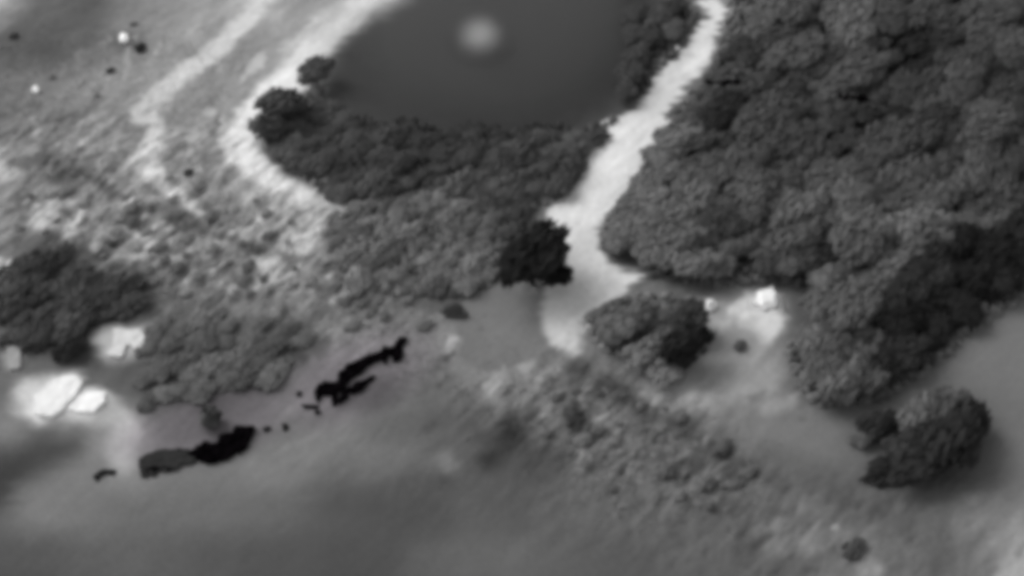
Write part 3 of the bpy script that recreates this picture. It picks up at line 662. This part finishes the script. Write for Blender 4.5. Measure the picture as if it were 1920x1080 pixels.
ROCKS = [
 (Z5([(340,870),(330,720),(430,670),(520,570),(600,530),(700,530),(750,590),(700,690),(600,770),(560,830),(480,890)]), .55, 225, 'large white rock slab at the left edge of the picture above the grey field', 'rock_slab'),
 (Z5([(640,830),(700,770),(790,690),(960,680),(950,760),(870,840),(760,860)]), .5, 235, 'white pointed rock slab touching the right side of the large white one', 'rock_slab'),
 (Z5([(1000,325),(1060,270),(1050,110),(1120,100),(1180,125),(1275,105),(1325,170),(1320,255),(1240,280),(1218,238),(1180,222),(1138,240),(1120,330),(1060,345)]), .5, 200, 'white horseshoe rock with a dark hollow above the grey scrub', 'rock_outcrop'),
 (Z5([(60,180),(110,140),(175,160),(190,440),(100,460)]), .5, 146, 'pale grey upright rock slab at the left edge above the large white slab', 'rock_slab'),
 (Z6([(880,210),(1050,155),(1130,240),(1110,380),(960,410),(890,370),(800,300),(870,290)]), 1.1, 236, 'bright white boulder in front of the right wood', 'boulder'),
 (Z6(disc(285, 375, 75, 62)), 1.3, 222, 'small white boulder left of the bright white one near the small grove', 'boulder'),
 (disc(233, 74, 7.5, 6.5, 9), .9, 246, 'tiny bright white stone ringed by dark soil on the upper slope', 'stone'),
 (disc(66, 170, 5, 4.5, 9), .6, 240, 'lone tiny white stone near the left edge of the upper slope', 'stone'),
]
for i, (poly, h_, tone, lab, nm) in enumerate(ROCKS):
    o = mound(nm, poly, h_, M_ROCK, grey(tone), .14, 4 if i < 5 else 3, 90 + i, .8, None, .2, 3 if i < 4 else 2, 1.5)
    tag(o, lab, nm.replace('_', ' '))
# the thin pale post beside the bright boulder
p0 = place(1472, 582); bm = bmesh.new()
n = 10
for k in range(n):
    z0, z1 = k * .42, (k + 1) * .42
rings = []
for k in range(n + 1):
    z = k * .42; r_ = .3 - .006 * k; ox = -.08 * k
    rings.append([bm.verts.new((ox + r_ * math.cos(i * .785), r_ * math.sin(i * .785), z - .2)) for i in range(8)])
for a_, b_ in zip(rings[:-1], rings[1:]):
    for i in range(8): bm.faces.new((a_[i], a_[(i + 1) % 8], b_[(i + 1) % 8], b_[i]))
bm.faces.new(rings[-1])
me = bpy.data.meshes.new('post'); bm.to_mesh(me); bm.free(); me.materials.append(M_ROCK)
o = link('post', me); o.location = p0; o.color = grey(150); tag(o, 'thin pale leaning post right of the bright white boulder', 'post')

# ------------------------------------------------------------------ volumes added to imitate a pale blurred spot and the dark blur around it
m = bpy.data.materials.new('blur_veil'); m.use_nodes = True; t = m.node_tree; t.nodes.clear()
out = t.nodes.new('ShaderNodeOutputMaterial'); pv = t.nodes.new('ShaderNodeVolumePrincipled'); tc = t.nodes.new('ShaderNodeTexCoord')
ln = t.nodes.new('ShaderNodeVectorMath'); ln.operation = 'LENGTH'
mr = t.nodes.new('ShaderNodeMapRange'); mr.interpolation_type = 'SMOOTHSTEP'
for k, v in ((1, 0), (2, 1.0), (3, 1), (4, 0)): mr.inputs[k].default_value = v
pv.inputs['Color'].default_value = (.9, .9, .9, 1)
t.links.new(tc.outputs['Object'], ln.inputs[0]); t.links.new(ln.outputs['Value'], mr.inputs[0]); sq = t.nodes.new('ShaderNodeMath'); sq.operation = 'POWER'; sq.inputs[1].default_value = 2.2; t.links.new(mr.outputs[0], sq.inputs[0]); ml = t.nodes.new('ShaderNodeMath'); ml.operation = 'MULTIPLY'; ml.inputs[1].default_value = .09; t.links.new(sq.outputs[0], ml.inputs[0]); t.links.new(ml.outputs[0], pv.inputs['Density']); t.links.new(pv.outputs[0], out.inputs['Volume'])
bm = bmesh.new(); bmesh.ops.create_icosphere(bm, subdivisions=3, radius=1)
me = bpy.data.meshes.new('blur_puff'); bm.to_mesh(me); bm.free(); me.materials.append(m)
o = link('blur_puff', me); p = place(900, 68, 7); o.location = p + Vector((0, 0, 7.0)); o.scale = (8.2, 9.0, 7.0)
tag(o, 'round pale blurred spot, an added volume over the smooth dark ground', 'blurred spot')

m2 = m.copy(); m2.name = 'dark_blur'; t = m2.node_tree  # darker volume, added to imitate the blur over the wood
pv = next(n for n in t.nodes if n.type == 'PRINCIPLED_VOLUME'); pv.inputs['Color'].default_value = (.2, .2, .2, 1)
ms = [n for n in t.nodes if n.type == 'MATH']
for n in ms:
    if n.operation == 'MULTIPLY': n.inputs[1].default_value = .34
    else: n.inputs[1].default_value = .9
bm = bmesh.new(); bmesh.ops.create_icosphere(bm, subdivisions=4, radius=1)
me = bpy.data.meshes.new('blur_veil'); bm.to_mesh(me); bm.free(); me.materials.append(m2)
o = link('blur_veil', me); p = place(925, 50, 2); o.location = p + Vector((0, 0, 2)); o.scale = (34, 42, 5.5)
tag(o, 'dark smooth blur, an added volume over the dark wood at the top', None, None, 'stuff')

# ------------------------------------------------------------------ every repeated plant gets the words that single it out
MARKS = {
 'tree': [(1350,20,'beside the top of the pale path'),(1280,190,'beside the upper bend of the path'),(1210,320,'right of the middle of the path'),(1150,450,'right of the widest part of the path'),
  (1480,70,'in the upper left of the right wood'),(1600,20,'at the top of the right wood'),(1600,182,'near the thin black beaded branch'),(1760,110,'in the upper right of the wood'),(1880,60,'in the top right corner'),
  (1870,260,'near the right edge of the wood'),(1450,250,'left of the thin black beaded branch'),(1600,330,'in the heart of the right wood'),(1760,360,'right of the heart of the wood'),
  (1400,400,'in the left half of the right wood'),(1430,500,'behind the bright white boulder'),(1250,490,'behind the tip of the path'),(1570,490,'right of and behind the white boulder'),(1540,620,'right of the pale clearing'),
  (1560,730,'at the lowest corner of the right wood'),(1700,660,'along the lower edge by the smooth field'),(1700,540,'above the lower edge by the smooth field'),(1860,540,'at the right end by the smooth field'),
  (1130,620,'at the left side of the small grove'),(1220,590,'at the top of the small grove'),(1220,680,'at the bottom of the small grove'),(1300,620,'at the right side of the small grove'),
  (1230,60,'left of the top of the path'),(1190,150,'left of the upper bend of the path'),(820,-20,'behind the left of the smooth dark ground'),(960,-20,'behind the middle of the smooth dark ground'),(1100,-20,'behind the right of the smooth dark ground')],
 'bush': [(530,240,'at the left tip of the dark wood'),(560,310,'beside the sandy bank'),(660,260,'in the upper left of the dark wood'),(660,340,'in the lower left of the dark wood'),(800,265,'below the smooth dark ground'),(800,320,'in the middle of the dark wood'),
  (950,265,'below the right part of the smooth dark ground'),(950,330,'right of the middle of the dark wood'),(1080,260,'beside the middle of the path'),(1060,330,'left of the path bend'),(980,385,'above the big near-black tree'),
  (650,430,'by the foot of the sandy bank'),(660,510,'at the lower left of the scrub slope'),(760,410,'at the top of the scrub slope'),(780,490,'in the middle of the scrub slope'),(800,540,'at the bottom of the scrub slope'),(890,440,'left of the big near-black tree'),(890,515,'above the smooth grey clearing'),
  (40,560,'at the left edge of the blurred scrub'),(130,520,'at the top of the blurred scrub'),(220,565,'above the white horseshoe rock'),(120,610,'above the large white slab'),
  (290,620,'right of the white horseshoe rock'),(290,740,'right of the white pointed slab'),(400,620,'above the square black bush'),(390,700,'below the square black bush'),(520,640,'left of the long burnt streak'),(500,690,'above the gap between the burnt streaks')],
 'shrub': [(60,340,'near the left edge'),(200,370,'above the bright sand streaks'),(330,360,'below the thin pale track'),(250,460,'beside the short bright sand streak'),(400,400,'left of the foot of the sandy bank'),(420,500,'left of the pale sandy patch'),(520,460,'above the pale sandy patch'),(500,550,'below the pale sandy patch'),(600,500,'left of the scrub slope'),(600,570,'above the long burnt streak'),
  (970,730,'below the smooth grey clearing'),(1090,750,'beside the upright dark bush'),(1200,780,'below the small grove'),(1320,850,'left of the smooth field'),(1250,900,'in the lower middle'),(1120,850,'right of the dark hollow'),(1100,930,'below and right of the dark hollow'),(1330,930,'above the bottom edge')],
}
ORD = ['', 'second', 'third', 'fourth', 'fifth', 'sixth', 'seventh', 'eighth', 'ninth', 'tenth', 'eleventh', 'twelfth', 'thirteenth', 'fourteenth']
sets = {}
for rec in PLANTS:
    root, kind, px, py, r, tone, grp = rec
    mk = min(MARKS[kind], key=lambda q: (q[0] - px) ** 2 + ((q[1] - py) * 1.2) ** 2)[2]
    shade = 'near-black' if tone < 48 else 'dark grey' if tone < 62 else 'grey' if tone < 84 else 'light grey'
    mid = {'tree': 4.1, 'bush': 2.7, 'shrub': .95}[kind]
    size = 'broad' if r > mid else 'small'
    sets.setdefault((size, shade, kind, mk), []).append(rec)
for (size, shade, kind, mk), recs in sets.items():
    recs.sort(key=lambda q: q[2])
    n = len(recs)
    for i, rec in enumerate(recs):
        base = f'{size} {shade} {kind}'
        if n == 1: lab = f'{base} {mk}'
        elif i == 0: lab = f'leftmost {base} {mk}'
        elif i == n - 1: lab = f'rightmost {base} {mk}'
        elif n == 3: lab = f'middle {base} {mk}'
        else: lab = f'{ORD[min(i, 13)]} {base} from the left {mk}'
        rec[0]['label'] = lab; rec[0]['group'] = rec[6]
